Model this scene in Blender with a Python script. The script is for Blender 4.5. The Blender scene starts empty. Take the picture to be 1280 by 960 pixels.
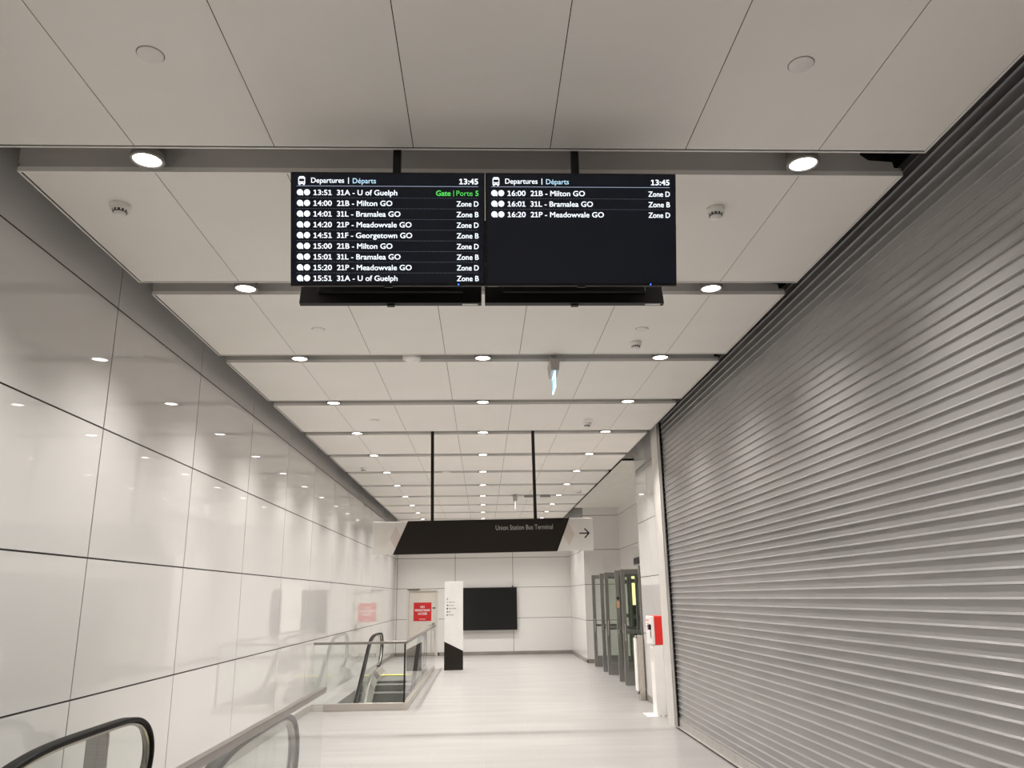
import bpy, bmesh, math, random
from mathutils import Vector, Matrix
random.seed(4)
S = bpy.context.scene
COL = S.collection
PI = math.pi

# ------------------------------------------------------------------ materials
def newmat(name):
    m = bpy.data.materials.new(name); m.use_nodes = True
    nt = m.node_tree; b = nt.nodes['Principled BSDF']
    return m, nt, b
def noise_col(nt, b, c1, c2, scale=(4, 4, 4), detail=4, lo=.35, hi=.65, coord='Object'):
    tc = nt.nodes.new('ShaderNodeTexCoord'); mp = nt.nodes.new('ShaderNodeMapping')
    mp.inputs['Scale'].default_value = scale
    n = nt.nodes.new('ShaderNodeTexNoise'); n.inputs['Scale'].default_value = 1; n.inputs['Detail'].default_value = detail
    r = nt.nodes.new('ShaderNodeValToRGB')
    r.color_ramp.elements[0].position = lo; r.color_ramp.elements[0].color = (*c1, 1)
    r.color_ramp.elements[1].position = hi; r.color_ramp.elements[1].color = (*c2, 1)
    nt.links.new(tc.outputs[coord], mp.inputs['Vector']); nt.links.new(mp.outputs['Vector'], n.inputs['Vector'])
    nt.links.new(n.outputs['Fac'], r.inputs['Fac']); nt.links.new(r.outputs['Color'], b.inputs['Base Color'])
    return n, r, mp
def mat(name, c, rough=.5, metal=0, spec=.5, coat=0, var=.03, scale=(5, 5, 5), emit=None, es=0):
    m, nt, b = newmat(name)
    if var: noise_col(nt, b, tuple(x * (1 - var) for x in c), tuple(min(1, x * (1 + var)) for x in c), scale)
    else: b.inputs['Base Color'].default_value = (*c, 1)
    b.inputs['Roughness'].default_value = rough; b.inputs['Metallic'].default_value = metal
    b.inputs['Specular IOR Level'].default_value = spec
    b.inputs['Coat Weight'].default_value = coat
    if emit:
        b.inputs['Emission Color'].default_value = (*emit, 1); b.inputs['Emission Strength'].default_value = es
    return m
def glass_mat(name, tint, ior=1.45):
    m = bpy.data.materials.new(name); m.use_nodes = True; nt = m.node_tree; nt.nodes.clear()
    o = nt.nodes.new('ShaderNodeOutputMaterial'); mx = nt.nodes.new('ShaderNodeMixShader')
    f = nt.nodes.new('ShaderNodeFresnel'); f.inputs['IOR'].default_value = ior
    t = nt.nodes.new('ShaderNodeBsdfTransparent'); g = nt.nodes.new('ShaderNodeBsdfGlossy')
    t.inputs['Color'].default_value = (*tint, 1); g.inputs['Roughness'].default_value = 0
    geo = nt.nodes.new('ShaderNodeNewGeometry'); n1 = nt.nodes.new('ShaderNodeMath'); n1.operation = 'SUBTRACT'
    n1.inputs[0].default_value = 1; nt.links.new(geo.outputs['Backfacing'], n1.inputs[1])
    n2 = nt.nodes.new('ShaderNodeMath'); n2.operation = 'MULTIPLY'
    nt.links.new(f.outputs[0], n2.inputs[0]); nt.links.new(n1.outputs[0], n2.inputs[1])
    nt.links.new(n2.outputs[0], mx.inputs[0]); nt.links.new(t.outputs[0], mx.inputs[1]); nt.links.new(g.outputs[0], mx.inputs[2])
    nt.links.new(mx.outputs[0], o.inputs['Surface'])
    return m

M = {}
M['wallglass'] = mat('back_painted_glass', (.708, .698, .682), .025, spec=.6, var=.012, scale=(.6, .6, .6))
M['wallmatte'] = mat('enamel_panel', (.745, .734, .716), .14, spec=.45, var=.012, scale=(.6, .6, .6))
M['joint'] = mat('joint_shadow_gap', (.035, .03, .027), .8)
M['ceil'] = mat('ceiling_panel_white', (.91, .88, .83), .55, spec=.3, var=.012, scale=(1.5, 1.5, 1.5))
M['ceiltrim'] = mat('ceiling_trim_white', (.92, .90, .86), .4)
M['ceiledge'] = mat('ceiling_edge_shade', (.56, .54, .52), .5, spec=.3, var=.012)  # slab white darkened to grey: shade inside the gaps put into the colour
M['plenum'] = mat('plenum_black', (.012, .011, .010), .9, spec=.1)
M['plaster'] = mat('soffit_white', (.78, .755, .70), .6, spec=.3)
M['steel'] = mat('brushed_stainless', (.40, .375, .35), .3, metal=1, var=.06, scale=(2, 2, 90))
M['satin'] = mat('satin_tan_steel', (.60, .56, .51), .42, metal=.8, var=.05, scale=(3, 3, 60))
M['railsteel'] = mat('satin_rail_steel', (.30, .28, .262), .3, metal=1, var=.06, scale=(2, 2, 90))
M['steelpol'] = mat('polished_stainless', (.80, .785, .76), .2, metal=1, var=.03)
M['base'] = mat('baseboard_metal', (.36, .335, .31), .4, metal=.6, var=.05, scale=(3, 3, 3))
M['shutter'] = mat('shutter_galvanised', (.365, .357, .355), .31, metal=.48, var=.05, scale=(1.2, 1.2, 9))
M['shutterbar'] = mat('shutter_bar_aluminium', (.55, .53, .505), .4, metal=.7, var=.05)
M['hood'] = mat('shutter_header_grey', (.16, .15, .145), .5, metal=.3)
M['jamb'] = mat('jamb_light_grey', (.60, .575, .54), .45, spec=.4)
M['black'] = mat('black_plastic', (.012, .011, .011), .35, spec=.4)
M['blacksat'] = mat('black_satin_metal', (.016, .013, .011), .45, spec=.3)
M['rubber'] = mat('handrail_rubber', (.006, .0055, .005), .5, spec=.14)
M['alu'] = mat('door_aluminium', (.36, .35, .335), .38, metal=.75, var=.05, scale=(3, 3, 3))
M['white'] = mat('white_paint', (.84, .82, .80), .35, spec=.4)
M['signwhite'] = mat('white_acrylic', (.74, .71, .67), .22, spec=.5, var=.01)
M['diamond'] = mat('beige_print', (.62, .555, .49), .3)
M['diamond2'] = mat('pale_print', (.70, .66, .61), .3)
M['signblack'] = mat('sign_black_enamel', (.016, .012, .009), .32, spec=.35)
M['signtext'] = mat('sign_letter_grey', (.50, .47, .44), .5)
M['ink'] = mat('ink_black', (.02, .02, .02), .5)
M['inkgrey'] = mat('ink_grey', (.25, .24, .23), .5)
M['red'] = mat('red_plastic', (.72, .022, .018), .35, var=.05)
M['redsign'] = mat('red_print', (.60, .018, .020), .45, var=.03)
M['whiteprint'] = mat('white_print', (.85, .80, .80), .5)
M['redprint'] = mat('red_label_print', (.70, .08, .13), .5)
M['doorpaint'] = mat('door_paint', (.68, .64, .585), .4, spec=.4)
M['yellow'] = mat('yellow_line_paint', (.90, .80, .10), .5)
M['step'] = mat('step_cast_aluminium', (.25, .252, .235), .42, metal=.4, var=.1, scale=(60, 4, 4))
M['stepedge'] = mat('step_nosing', (.42, .42, .40), .35, metal=.7)
M['shaft'] = mat('shaft_wall', (.55, .53, .50), .5)
M['screen'] = mat('screen_black', (.006, .006, .008), .18, spec=.4, var=0, emit=(.5, .58, .85), es=.011)
M['tvscreen'] = mat('dark_screen', (.012, .012, .012), .22, spec=.3, var=0)
M['stxt'] = mat('screen_white', (.1, .1, .1), .5, var=0, emit=(.86, .93, 1), es=1.25)
M['stxtb'] = mat('screen_pale_blue', (.1, .1, .1), .5, var=0, emit=(.50, .78, .98), es=1.1)
M['sgreen'] = mat('screen_green', (.05, .1, .05), .5, var=0, emit=(.10, .82, .12), es=.85)
M['sdot'] = mat('screen_dotted_line', (.05, .05, .05), .5, var=0, emit=(.45, .55, .75), es=.25)
M['sdotb'] = mat('screen_header_line', (.05, .05, .05), .5, var=0, emit=(.6, .72, .95), es=.6)
M['led'] = mat('blue_led', (0, 0, .2), .5, var=0, emit=(.03, .14, 1), es=3)
M['lens'] = mat('downlight_lens', (.9, .9, .9), .4, var=0, emit=(1, .97, .92), es=9)
M['lamprim'] = mat('downlight_rim', (.30, .28, .26), .4, metal=.5)
M['lampbody'] = mat('downlight_body', (.10, .095, .09), .45)
M['detwhite'] = mat('detector_white', (.88, .86, .82), .45)
M['detgrey'] = mat('vent_and_disc_shadow', (.10, .095, .09), .6)
M['exitblade'] = mat('exit_blade_glow', (.6, .8, .9), .2, var=0, emit=(.55, .86, 1), es=1.5)
M['exitpic'] = mat('exit_pictogram', (.05, .35, .45), .3, var=0, emit=(.02, .30, .42), es=.7)
M['exitbox'] = mat('exit_housing_grey', (.42, .41, .40), .4, metal=.3)
M['exitwhite'] = mat('exit_blade_white', (.85, .85, .85), .3, var=0, emit=(1, 1, 1), es=.7)
M['orange'] = mat('orange_sticker', (.75, .42, .22), .5)
M['warm'] = mat('lit_panel_warm', (.9, .8, .4), .5, var=0, emit=(1, .86, .42), es=1.6)
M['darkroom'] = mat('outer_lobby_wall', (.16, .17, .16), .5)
M['glass'] = glass_mat('clear_glass', (.972, .985, .975))
M['doorglass'] = glass_mat('door_glass', (.955, .972, .95))

def floor_material():
    m, nt, b = newmat('porcelain_floor_tile')
    n, r, mp = noise_col(nt, b, (.285, .272, .264), (.345, .333, .325), (.55, 3.2, 1), 6, .3, .7)
    br = nt.nodes.new('ShaderNodeTexBrick'); mp2 = nt.nodes.new('ShaderNodeMapping'); tc = nt.nodes.new('ShaderNodeTexCoord')
    nt.links.new(tc.outputs['Object'], mp2.inputs['Vector']); nt.links.new(mp2.outputs['Vector'], br.inputs['Vector'])
    mp2.inputs['Location'].default_value = (.60, .55, 0)
    br.inputs['Scale'].default_value = 1; br.inputs['Brick Width'].default_value = 1.2; br.inputs['Row Height'].default_value = .6
    br.inputs['Mortar Size'].default_value = .004; br.inputs['Mortar Smooth'].default_value = .2
    br.inputs['Color1'].default_value = (1, 1, 1, 1); br.inputs['Color2'].default_value = (.965, .965, .965, 1); br.inputs['Mortar'].default_value = (1.13, 1.125, 1.12, 1)
    mx = nt.nodes.new('ShaderNodeMix'); mx.data_type = 'RGBA'; mx.blend_type = 'MULTIPLY'; mx.inputs[0].default_value = 1
    nt.links.new(r.outputs['Color'], mx.inputs[6]); nt.links.new(br.outputs['Color'], mx.inputs[7])
    nt.links.new(mx.outputs[2], b.inputs['Base Color'])
    b.inputs['Roughness'].default_value = .34; b.inputs['Specular IOR Level'].default_value = .42
    return m
M['floor'] = floor_material()

# ------------------------------------------------------------------ mesh helpers
class MB:
    def __init__(s): s.bm = bmesh.new(); s.mats = []
    def mi(s, m):
        if m not in s.mats: s.mats.append(m)
        return s.mats.index(m)
    def box(s, x0, x1, y0, y1, z0, z1, m, bev=0):
        r = bmesh.ops.create_cube(s.bm, size=1)
        vs = r['verts']
        for v in vs:
            v.co = Vector(((x0 + x1) / 2 + v.co.x * (x1 - x0), (y0 + y1) / 2 + v.co.y * (y1 - y0), (z0 + z1) / 2 + v.co.z * (z1 - z0)))
        fs = set(f for v in vs for f in v.link_faces)
        i = s.mi(m)
        for f in fs: f.material_index = i
        if bev:
            es = list(set(e for v in vs for e in v.link_edges))
            n0 = set(s.bm.faces)
            bmesh.ops.bevel(s.bm, geom=es, offset=bev, segments=2, affect='EDGES', profile=.5)
            for f in s.bm.faces:
                if f not in n0: f.material_index = i
        return s
    def prism(s, pts, axis, a0, a1, m, smooth=False):
        """closed polygon pts (2-D) swept along axis from a0 to a1"""
        def co(p, a):
            return {'x': (a, p[0], p[1]), 'y': (p[0], a, p[1]), 'z': (p[0], p[1], a)}[axis]
        A = [s.bm.verts.new(co(p, a0)) for p in pts]; B = [s.bm.verts.new(co(p, a1)) for p in pts]
        i = s.mi(m); n = len(pts); fs = []
        fs.append(s.bm.faces.new(A)); fs.append(s.bm.faces.new(B[::-1]))
        for k in range(n):
            f = s.bm.faces.new((A[k], B[k], B[(k + 1) % n], A[(k + 1) % n])); f.smooth = smooth; fs.append(f)
        for f in fs: f.material_index = i
        bmesh.ops.recalc_face_normals(s.bm, faces=fs)
        return s
    def lathe(s, prof, m, c=(0, 0, 0), n=32, axis='z', smooth=True):
        """prof: list of (r, z) from one end to the other"""
        i = s.mi(m); rings = []; fs = []
        def co(r, z, t):
            x, y = r * math.cos(t), r * math.sin(t)
            v = {'z': (x, y, z), 'y': (x, z, y), 'x': (z, x, y)}[axis]
            return (v[0] + c[0], v[1] + c[1], v[2] + c[2])
        for r, z in prof:
            if r < 1e-6: rings.append([s.bm.verts.new(co(0, z, 0))])
            else: rings.append([s.bm.verts.new(co(r, z, 2 * PI * k / n)) for k in range(n)])
        for a, b in zip(rings, rings[1:]):
            for k in range(n):
                k2 = (k + 1) % n
                if len(a) == 1 and len(b) == 1: continue
                if len(a) == 1: f = s.bm.faces.new((a[0], b[k], b[k2]))
                elif len(b) == 1: f = s.bm.faces.new((a[k], a[k2], b[0]))
                else: f = s.bm.faces.new((a[k], a[k2], b[k2], b[k]))
                f.smooth = smooth; f.material_index = i; fs.append(f)
        bmesh.ops.recalc_face_normals(s.bm, faces=fs)
        return s
    def strip(s, path, prof, x, m, closed_ends=True):
        """sweep prof (dx, dn) along a (y, z) path lying in the plane X = x"""
        i = s.mi(m); rings = []; fs = []
        N = len(path)
        for k, (y, z) in enumerate(path):
            a = path[max(0, k - 1)]; b = path[min(N - 1, k + 1)]
            ty, tz = b[0] - a[0], b[1] - a[1]; L = math.hypot(ty, tz) or 1; ty /= L; tz /= L
            ny, nz = -tz, ty
            rings.append([s.bm.verts.new((x + dx, y + ny * dn, z + nz * dn)) for dx, dn in prof])
        n = len(prof)
        for a, b in zip(rings, rings[1:]):
            for k in range(n):
                f = s.bm.faces.new((a[k], a[(k + 1) % n], b[(k + 1) % n], b[k])); f.smooth = True; f.material_index = i; fs.append(f)
        fs.append(s.bm.faces.new(rings[0][::-1])); fs.append(s.bm.faces.new(rings[-1]))
        for f in fs: f.material_index = i
        bmesh.ops.recalc_face_normals(s.bm, faces=fs)
        return s
    def build(s, name, parent=None, loc=(0, 0, 0), rot=(0, 0, 0)):
        me = bpy.data.meshes.new(name); s.bm.to_mesh(me); s.bm.free()
        for m in s.mats: me.materials.append(m)
        o = bpy.data.objects.new(name, me); COL.objects.link(o)
        o.location = loc; o.rotation_euler = rot
        if parent: o.parent = parent
        return o

def tag(o, label=None, cat=None, group=None, kind=None):
    if label: o['label'] = label
    if cat: o['category'] = cat
    if group: o['group'] = group
    if kind: o['kind'] = kind
    return o
def empty(name, loc=(0, 0, 0), rot=(0, 0, 0)):
    o = bpy.data.objects.new(name, None); COL.objects.link(o); o.location = loc; o.rotation_euler = rot
    o.empty_display_size = .1
    return o
def copy_tree(o, parent=None):
    c = o.copy(); COL.objects.link(c)
    if parent: c.parent = parent
    for ch in list(o.children): copy_tree(ch, c)
    return c
_RAW = {}
def raw_text(txt):
    """flat lettering outline at size 1: (verts, faces)"""
    if txt not in _RAW:
        cu = bpy.data.curves.new('t', 'FONT'); cu.body = txt; cu.size = 1; cu.resolution_u = 3
        ob = bpy.data.objects.new('t', cu); COL.objects.link(ob)
        bpy.context.view_layer.update()
        me = bpy.data.meshes.new_from_object(ob.evaluated_get(bpy.context.evaluated_depsgraph_get()))
        _RAW[txt] = ([(v.co.x, v.co.y) for v in me.vertices], [tuple(p.vertices) for p in me.polygons])
        bpy.data.objects.remove(ob); bpy.data.curves.remove(cu); bpy.data.meshes.remove(me)
    return _RAW[txt]
def xspan(txt):
    xs = [v[0] for v in raw_text(txt)[0]]; return min(xs), max(xs)
def advance(c):
    a = xspan('H' + c + 'H'); b = xspan('HH'); return (a[1] - a[0]) - (b[1] - b[0])
def text_bm(txt, size, align='LEFT', width=None, sx=1):
    vs, fs = [], []; x = 0
    for c in txt:
        if c == '1':                                 # numeral with flag and foot
            w = advance('0'); h = xspan('0') and max(v[1] for v in raw_text('0')[0]) * .97; t = .095
            for p in ([(w / 2 - t / 2, 0), (w / 2 + t / 2, 0), (w / 2 + t / 2, h), (w / 2 - t / 2, h)], [(w / 2 - .20, h * .86), (w / 2 - .17, h * .76), (w / 2 - t / 2, h * .84), (w / 2 - t / 2, h)],
                      [(w / 2 - .20, 0), (w / 2 + .20, 0), (w / 2 + .20, t * .8), (w / 2 - .20, t * .8)]):
                n = len(vs); vs += [(x + a, b) for a, b in p]; fs.append((n, n + 1, n + 2, n + 3))
            x += w; continue
        if c != ' ':
            v, f = raw_text(c); n = len(vs)
            vs += [(x + a, b) for a, b in v]; fs += [tuple(q + n for q in p) for p in f]
        x += advance(c)
    vs = [(a * size, b * size) for a, b in vs]
    xs = [v[0] for v in vs]; x0, x1 = min(xs), max(xs)
    k = (width / (x1 - x0)) if width else sx
    off = {'LEFT': x0, 'RIGHT': x1, 'CENTER': (x0 + x1) / 2}[align]
    return [((v[0] - off) * k, v[1]) for v in vs], fs
def add_text(mb, txt, x, y, z, size, m, bold=0, **kw):
    """bold thickens the strokes by laying the outline down again, slightly shifted"""
    vs, fs = text_bm(txt, size, **kw); i = mb.mi(m)
    for q, (dx, dz) in enumerate([(0, 0)] if not bold else [(-bold, -bold * .6), (bold, -bold * .6), (bold, bold * .6), (-bold, bold * .6)]):
        V = [mb.bm.verts.new((x + a + dx, y - q * .00002, z + b + dz)) for a, b in vs]
        for f in fs:
            try:
                F = mb.bm.faces.new([V[p] for p in f]); F.material_index = i
                F.normal_update()
                if F.normal.y > 0: F.normal_flip()
            except ValueError: pass

# ------------------------------------------------------------------ dimensions
CH = 1.75                       # eye height
XL, XR = -2.83, 2.83            # corridor walls
YB, YF = 26.4, -4.0             # far wall, wall behind the viewer
HC = 4.105                      # underside of the ceiling slabs
ZJ = [1.112, 2.066, 3.012, 3.965]
YJ0, DY = 5.884, 1.874
SL, SR = -2.61, 2.474           # slab edges
Y0, PITCH, GAP = 3.8235, 1.875, .243
SEAM = [-1.85, -1.109, -.366, .376, 1.119, 1.86]
COMB = 19.9                     # far escalator comb line
ESC_X = -1.90
HX0, HX1 = -2.57, -1.285        # escalator wells

# ------------------------------------------------------------------ camera
f_px, pitch, yaw, roll = 986.2051, .2641, .0392, -.0149
cy, sy = math.cos(yaw), math.sin(yaw)
fw = Vector((sy * math.cos(pitch), cy * math.cos(pitch), math.sin(pitch)))
r = Vector((cy, -sy, 0)); u = r.cross(fw)
r2 = r * math.cos(roll) + u * math.sin(roll); u2 = -r * math.sin(roll) + u * math.cos(roll)
cam = bpy.data.cameras.new('camera'); co = bpy.data.objects.new('camera', cam); COL.objects.link(co)
cam.sensor_fit = 'HORIZONTAL'; cam.sensor_width = 36; cam.lens = f_px * 36 / 1280; cam.clip_start = .05; cam.clip_end = 200
mw = Matrix((r2, u2, -fw)).transposed().to_4x4(); mw.translation = (0, 0, CH); co.matrix_world = mw
S.camera = co

# ------------------------------------------------------------------ setting: floor
mb = MB()
wells = [(-.6, 6.2), (13.93, COMB)]
def fl(x0, x1, y0, y1): mb.box(x0, x1, y0, y1, -.3, 0, M['floor'])
fl(HX1, 6.2, YF, YB); fl(XL - .1, HX0, YF, YB)
ys = [YF] + [v for w in wells for v in w] + [YB]
for a, b in zip(ys[::2], ys[1::2]): fl(HX0, HX1, a, b)
tag(mb.build('floor'), kind='structure')
for wi, (a, b) in enumerate(wells):      # escalator wells below floor level
    mb = MB(); d = -4.2
    mb.box(HX0 - .06, HX0, a - 1.5, b + .05, d, -.3, M['shaft']); mb.box(HX1, HX1 + .06, a - 1.5, b + .05, d, -.3, M['shaft'])
    mb.box(HX0, HX1, b, b + .05, d, -.3, M['shaft']); mb.box(HX0, HX1, a - 1.5, a - 1.45, d, -.3, M['shaft'])
    mb.box(HX0 - .06, HX1 + .06, a - 1.5, b + .05, d - .05, d, M['shaft'])
    tag(mb.build('wall_well' if wi == 0 else 'wall_well.001'), kind='structure')

# ------------------------------------------------------------------ setting: panelled walls
G = .0062
def panel_wall(mb, axis, pos, nrm, a0, a1, joints, zs, m, back=.05, zlo=.115, skip=None):
    """panels on plane axis=pos, facing nrm (+1/-1), running a0..a1 along the other axis"""
    js = [a0] + [j for j in joints if a0 + .03 < j < a1 - .03] + [a1]
    for i in range(len(js) - 1):
        for k in range(len(zs) - 1):
            p0 = js[i] + (G if i else 0); p1 = js[i + 1] - (G if i < len(js) - 2 else 0)
            q0 = zs[k] + (G if k else 0); q1 = zs[k + 1] - G
            if skip and skip(.5 * (p0 + p1), .5 * (q0 + q1)): continue
            d0, d1 = sorted((pos, pos - nrm * .004))
            if axis == 'x': mb.box(d0, d1, p0, p1, q0, q1, m)
            else: mb.box(p0, p1, d0, d1, q0, q1, m)
    d0, d1 = sorted((pos - nrm * .0035, pos - nrm * back))
    if axis == 'x': mb.box(d0, d1, a0, a1, zs[0] - .1, zs[-1], M['joint'])
    else: mb.box(a0, a1, d0, d1, zs[0] - .1 if zs[0] < 1 else zs[0], zs[-1], M['joint'])
ZS = [.10] + ZJ + [4.55]
mb = MB(); panel_wall(mb, 'x', XL, 1, YF, YB, [YJ0 + DY * k for k in range(-6, 12)], ZS, M['wallglass'])
tag(mb.build('wall_left'), kind='structure')
# back wall with an opening for the service door
DX0, DX1, DZ = -2.445, -1.445, 2.05
mb = MB()
panel_wall(mb, 'y', YB, -1, DX1, XR, [-.903, .969], ZS, M['wallmatte'])
panel_wall(mb, 'y', YB, -1, XL, DX0, [-2.775], ZS, M['wallmatte'])
panel_wall(mb, 'y', YB, -1, DX0, DX1, [], [DZ + .012, 3.012, 3.965, 4.55], M['wallmatte'])
mb.box(DX0, DX1, YB + .13, YB + .18, 0, DZ + .05, M['joint'])
tag(mb.build('wall_back'), kind='structure')
mb = MB(); panel_wall(mb, 'y', YF, 1, XL, 2.9, [-1.8, 0, 1.8], ZS, M['wallmatte'])
tag(mb.build('wall_front'), kind='structure')
mb = MB(); panel_wall(mb, 'x', XR, -1, 11.92, 14.5, [13.53], ZS, M['wallglass'])
mb.box(XR + .05, 3.9, 11.92, 14.49, 0, 4.55, M['wallmatte'])
tag(mb.build('wall_right'), kind='structure')
mb = MB(); panel_wall(mb, 'x', XR, -1, 22.506, YB, [24.62], ZS, M['wallmatte'])
panel_wall(mb, 'y', 22.5, -1, XR, 3.83, [], ZS, M['wallmatte'])
tag(mb.build('wall_right.001'), kind='structure')
OY0, OY1, OZ = 14.75, 21.5, 2.36
mb = MB()
panel_wall(mb, 'x', 3.83, -1, 14.5, OY0, [], ZS, M['wallmatte']); panel_wall(mb, 'x', 3.83, -1, OY1, 22.5, [], ZS, M['wallmatte'])
mb.box(3.83, 3.9, OY0, OY1, OZ, 4.55, M['joint'])
for a, b in zip([OY0, 16.9, 19.3, OY1][:-1], [16.9, 19.3, OY1]):
    for q0, q1 in zip([OZ, 3.012, 3.965], [3.012, 3.965, 4.55]): mb.box(3.818, 3.83, a + .004, b - .004, q0 + .005, q1 - .005, M['wallmatte'])
tag(mb.build('wall_right.002'), kind='structure')
# outer lobby beyond the glass doors
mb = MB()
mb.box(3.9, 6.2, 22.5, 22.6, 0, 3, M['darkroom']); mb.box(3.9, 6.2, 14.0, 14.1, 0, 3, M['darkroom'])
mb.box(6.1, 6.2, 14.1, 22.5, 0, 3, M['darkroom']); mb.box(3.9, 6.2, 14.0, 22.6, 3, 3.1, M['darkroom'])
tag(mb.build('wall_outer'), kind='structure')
mb = MB(); mb.box(4.125, 4.235, 22.47, 22.5, 1.5, 2.12, M['warm']); mb.box(4.125, 4.235, 22.47, 22.5, 2.2, 2.34, M['warm'])
mb.box(4.10, 4.26, 22.485, 22.5, 1.5, 2.38, M['alu'])
tag(mb.build('window_1'), kind='structure')
# soffit over the door recess
mb = MB(); mb.box(2.585, 3.83, 14.5, 22.5, 4.185, 4.22, M['plaster']); mb.box(2.585, 2.60, 14.5, 22.5, 4.185, 4.5, M['plaster'])
mb.box(2.60, 2.83, 14.5, 14.515, 4.185, 4.55, M['plaster'])
tag(mb.build('ceiling_recess'), kind='structure')
# baseboards
mb = MB(); mb.box(XL - .005, XL + .012, 6.3, 13.86, 0, .105, M['base'], .002); mb.box(XL - .005, XL + .012, COMB - .5, YB, 0, .105, M['base'], .002); mb.box(XL - .005, XL + .004, YF, 6.3, 0, .105, M['wallglass']); mb.box(XL - .005, XL + .004, 13.86, COMB - .5, 0, .1, M['wallglass']); tag(mb.build('baseboard_left'), kind='structure')
mb = MB(); mb.box(XL, DX0 - .05, YB - .012, YB, 0, .105, M['base'], .002); mb.box(DX1 + .05, XR, YB - .012, YB, 0, .105, M['base'], .002)
tag(mb.build('baseboard_back'), kind='structure')
mb = MB(); mb.box(XR - .012, XR, 22.488, YB, 0, .105, M['base'], .002); mb.box(XR, 3.83, 22.488, 22.5, 0, .105, M['base'], .002)
mb.box(XR - .012, XR, 11.92, 14.5, 0, .105, M['base'], .002)
mb.box(2.80, 2.835, 22.475, 22.488, .03, .075, M['black'])
tag(mb.build('baseboard_right'), kind='structure')
# shutter jamb
mb = MB(); mb.box(2.60, 2.86, 11.50, 11.92, 0, 4.32, M['jamb'], .004)
tag(mb.build('trim_1'), kind='structure')

# ------------------------------------------------------------------ setting: ceiling of panelled slabs with lit gaps
ceil = empty('ceiling'); tag(ceil, kind='structure')
mb = MB(); mb.box(XL - .05, 3.9, YF, YB, 4.55, 4.6, M['plenum'])
mb.build('plenum', ceil)
def slab(k, first=None):
    y1 = Y0 + PITCH * k; y0 = y1 - PITCH + GAP
    mb = MB(); c = M['ceil']; t = M['ceiltrim']; w = .013; g = .012
    xe = [SL] + SEAM + [SR]
    for i in range(7):
        a = xe[i] + (w + g if i == 0 else .0022); b = xe[i + 1] - (w + g * .3 if i == 6 else .0022)
        mb.box(a, b, y0 + w, y1 - w - g, HC + .001, HC + .005, c)
    mb.box(SL, SL + w, y0, y1, HC, HC + .05, t); mb.box(SR - w, SR, y0, y1, HC, HC + .05, t)
    mb.box(SL + w, SR - w, y0, y0 + w, HC, HC + .03, t); mb.box(SL + w, SR - w, y1 - w, y1, HC, HC + .03, t)
    mb.box(SL + .004, SR - .004, y0 + .014, y1 - .004, HC + .0036, HC + .03, M['plenum'])
    # upstands: near face is cut back in steps at its right end
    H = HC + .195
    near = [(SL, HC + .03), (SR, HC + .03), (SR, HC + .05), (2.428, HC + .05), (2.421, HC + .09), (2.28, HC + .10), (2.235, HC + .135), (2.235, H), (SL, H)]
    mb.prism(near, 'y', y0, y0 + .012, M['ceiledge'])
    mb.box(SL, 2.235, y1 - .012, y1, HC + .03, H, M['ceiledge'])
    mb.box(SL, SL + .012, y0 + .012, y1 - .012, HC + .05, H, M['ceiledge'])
    mb.box(2.16, 2.165, y0 + .02, y1 - .02, HC + .04, H, M['plenum'])
    o = mb.build('ceiling_panel', ceil)
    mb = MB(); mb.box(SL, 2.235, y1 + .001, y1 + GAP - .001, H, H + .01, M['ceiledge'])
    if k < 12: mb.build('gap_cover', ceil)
for k in range(-2, 13): slab(k)

# ------------------------------------------------------------------ downlights
def make_downlight():
    root = empty('downlight')
    mb = MB(); mb.lathe([(.0, .19), (.085, .19), (.085, .012), (.0, .012)], M['lampbody']); mb.build('housing', root)
    mb = MB(); mb.lathe([(.087, .035), (.092, .004), (.090, -.004), (.076, -.004), (.073, .006), (.079, .02)], M['lamprim']); mb.build('trim_ring', root)
    mb = MB(); mb.lathe([(.0, .004), (.077, .004), (.077, .010), (0, .010)], M['lens'], n=32); mb.build('lens', root)
    return root
def ordw(n): return ['first', 'second', 'third', 'fourth', 'fifth', 'sixth', 'seventh', 'eighth', 'ninth', 'tenth', 'eleventh', 'twelfth', 'thirteenth'][n]
proto = make_downlight(); n = 0; beams = []
SPOT_W = 298
for k in range(-2, 12):
    yc = Y0 + PITCH * k + GAP / 2
    for side, x in (('left', -1.84), ('middle', .008), ('right', 1.83)):
        if side == 'middle' and k in (0, 1): continue
        o = proto if n == 0 else copy_tree(proto); n += 1
        o.location = (x, yc, HC)
        where = f'in the {ordw(k)} gap between ceiling slabs counted from the front' if k >= 0 else f'in the {"nearer" if k == -1 else "farther"} ceiling gap overhead behind the viewer'
        tag(o, f'glowing round downlight, {side} one {where}', 'ceiling light', 'round downlights in the ceiling gaps')
        beams.append(o)
for o in beams:
    li = bpy.data.lights.new('spot', 'SPOT'); li.energy = SPOT_W; li.color = (1, .958, .91)
    li.spot_size = math.radians(120); li.spot_blend = 1; li.shadow_soft_size = .07
    lo = bpy.data.objects.new('lamp_beam', li); COL.objects.link(lo); lo.parent = o; lo.location = (0, 0, -.012)

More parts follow.
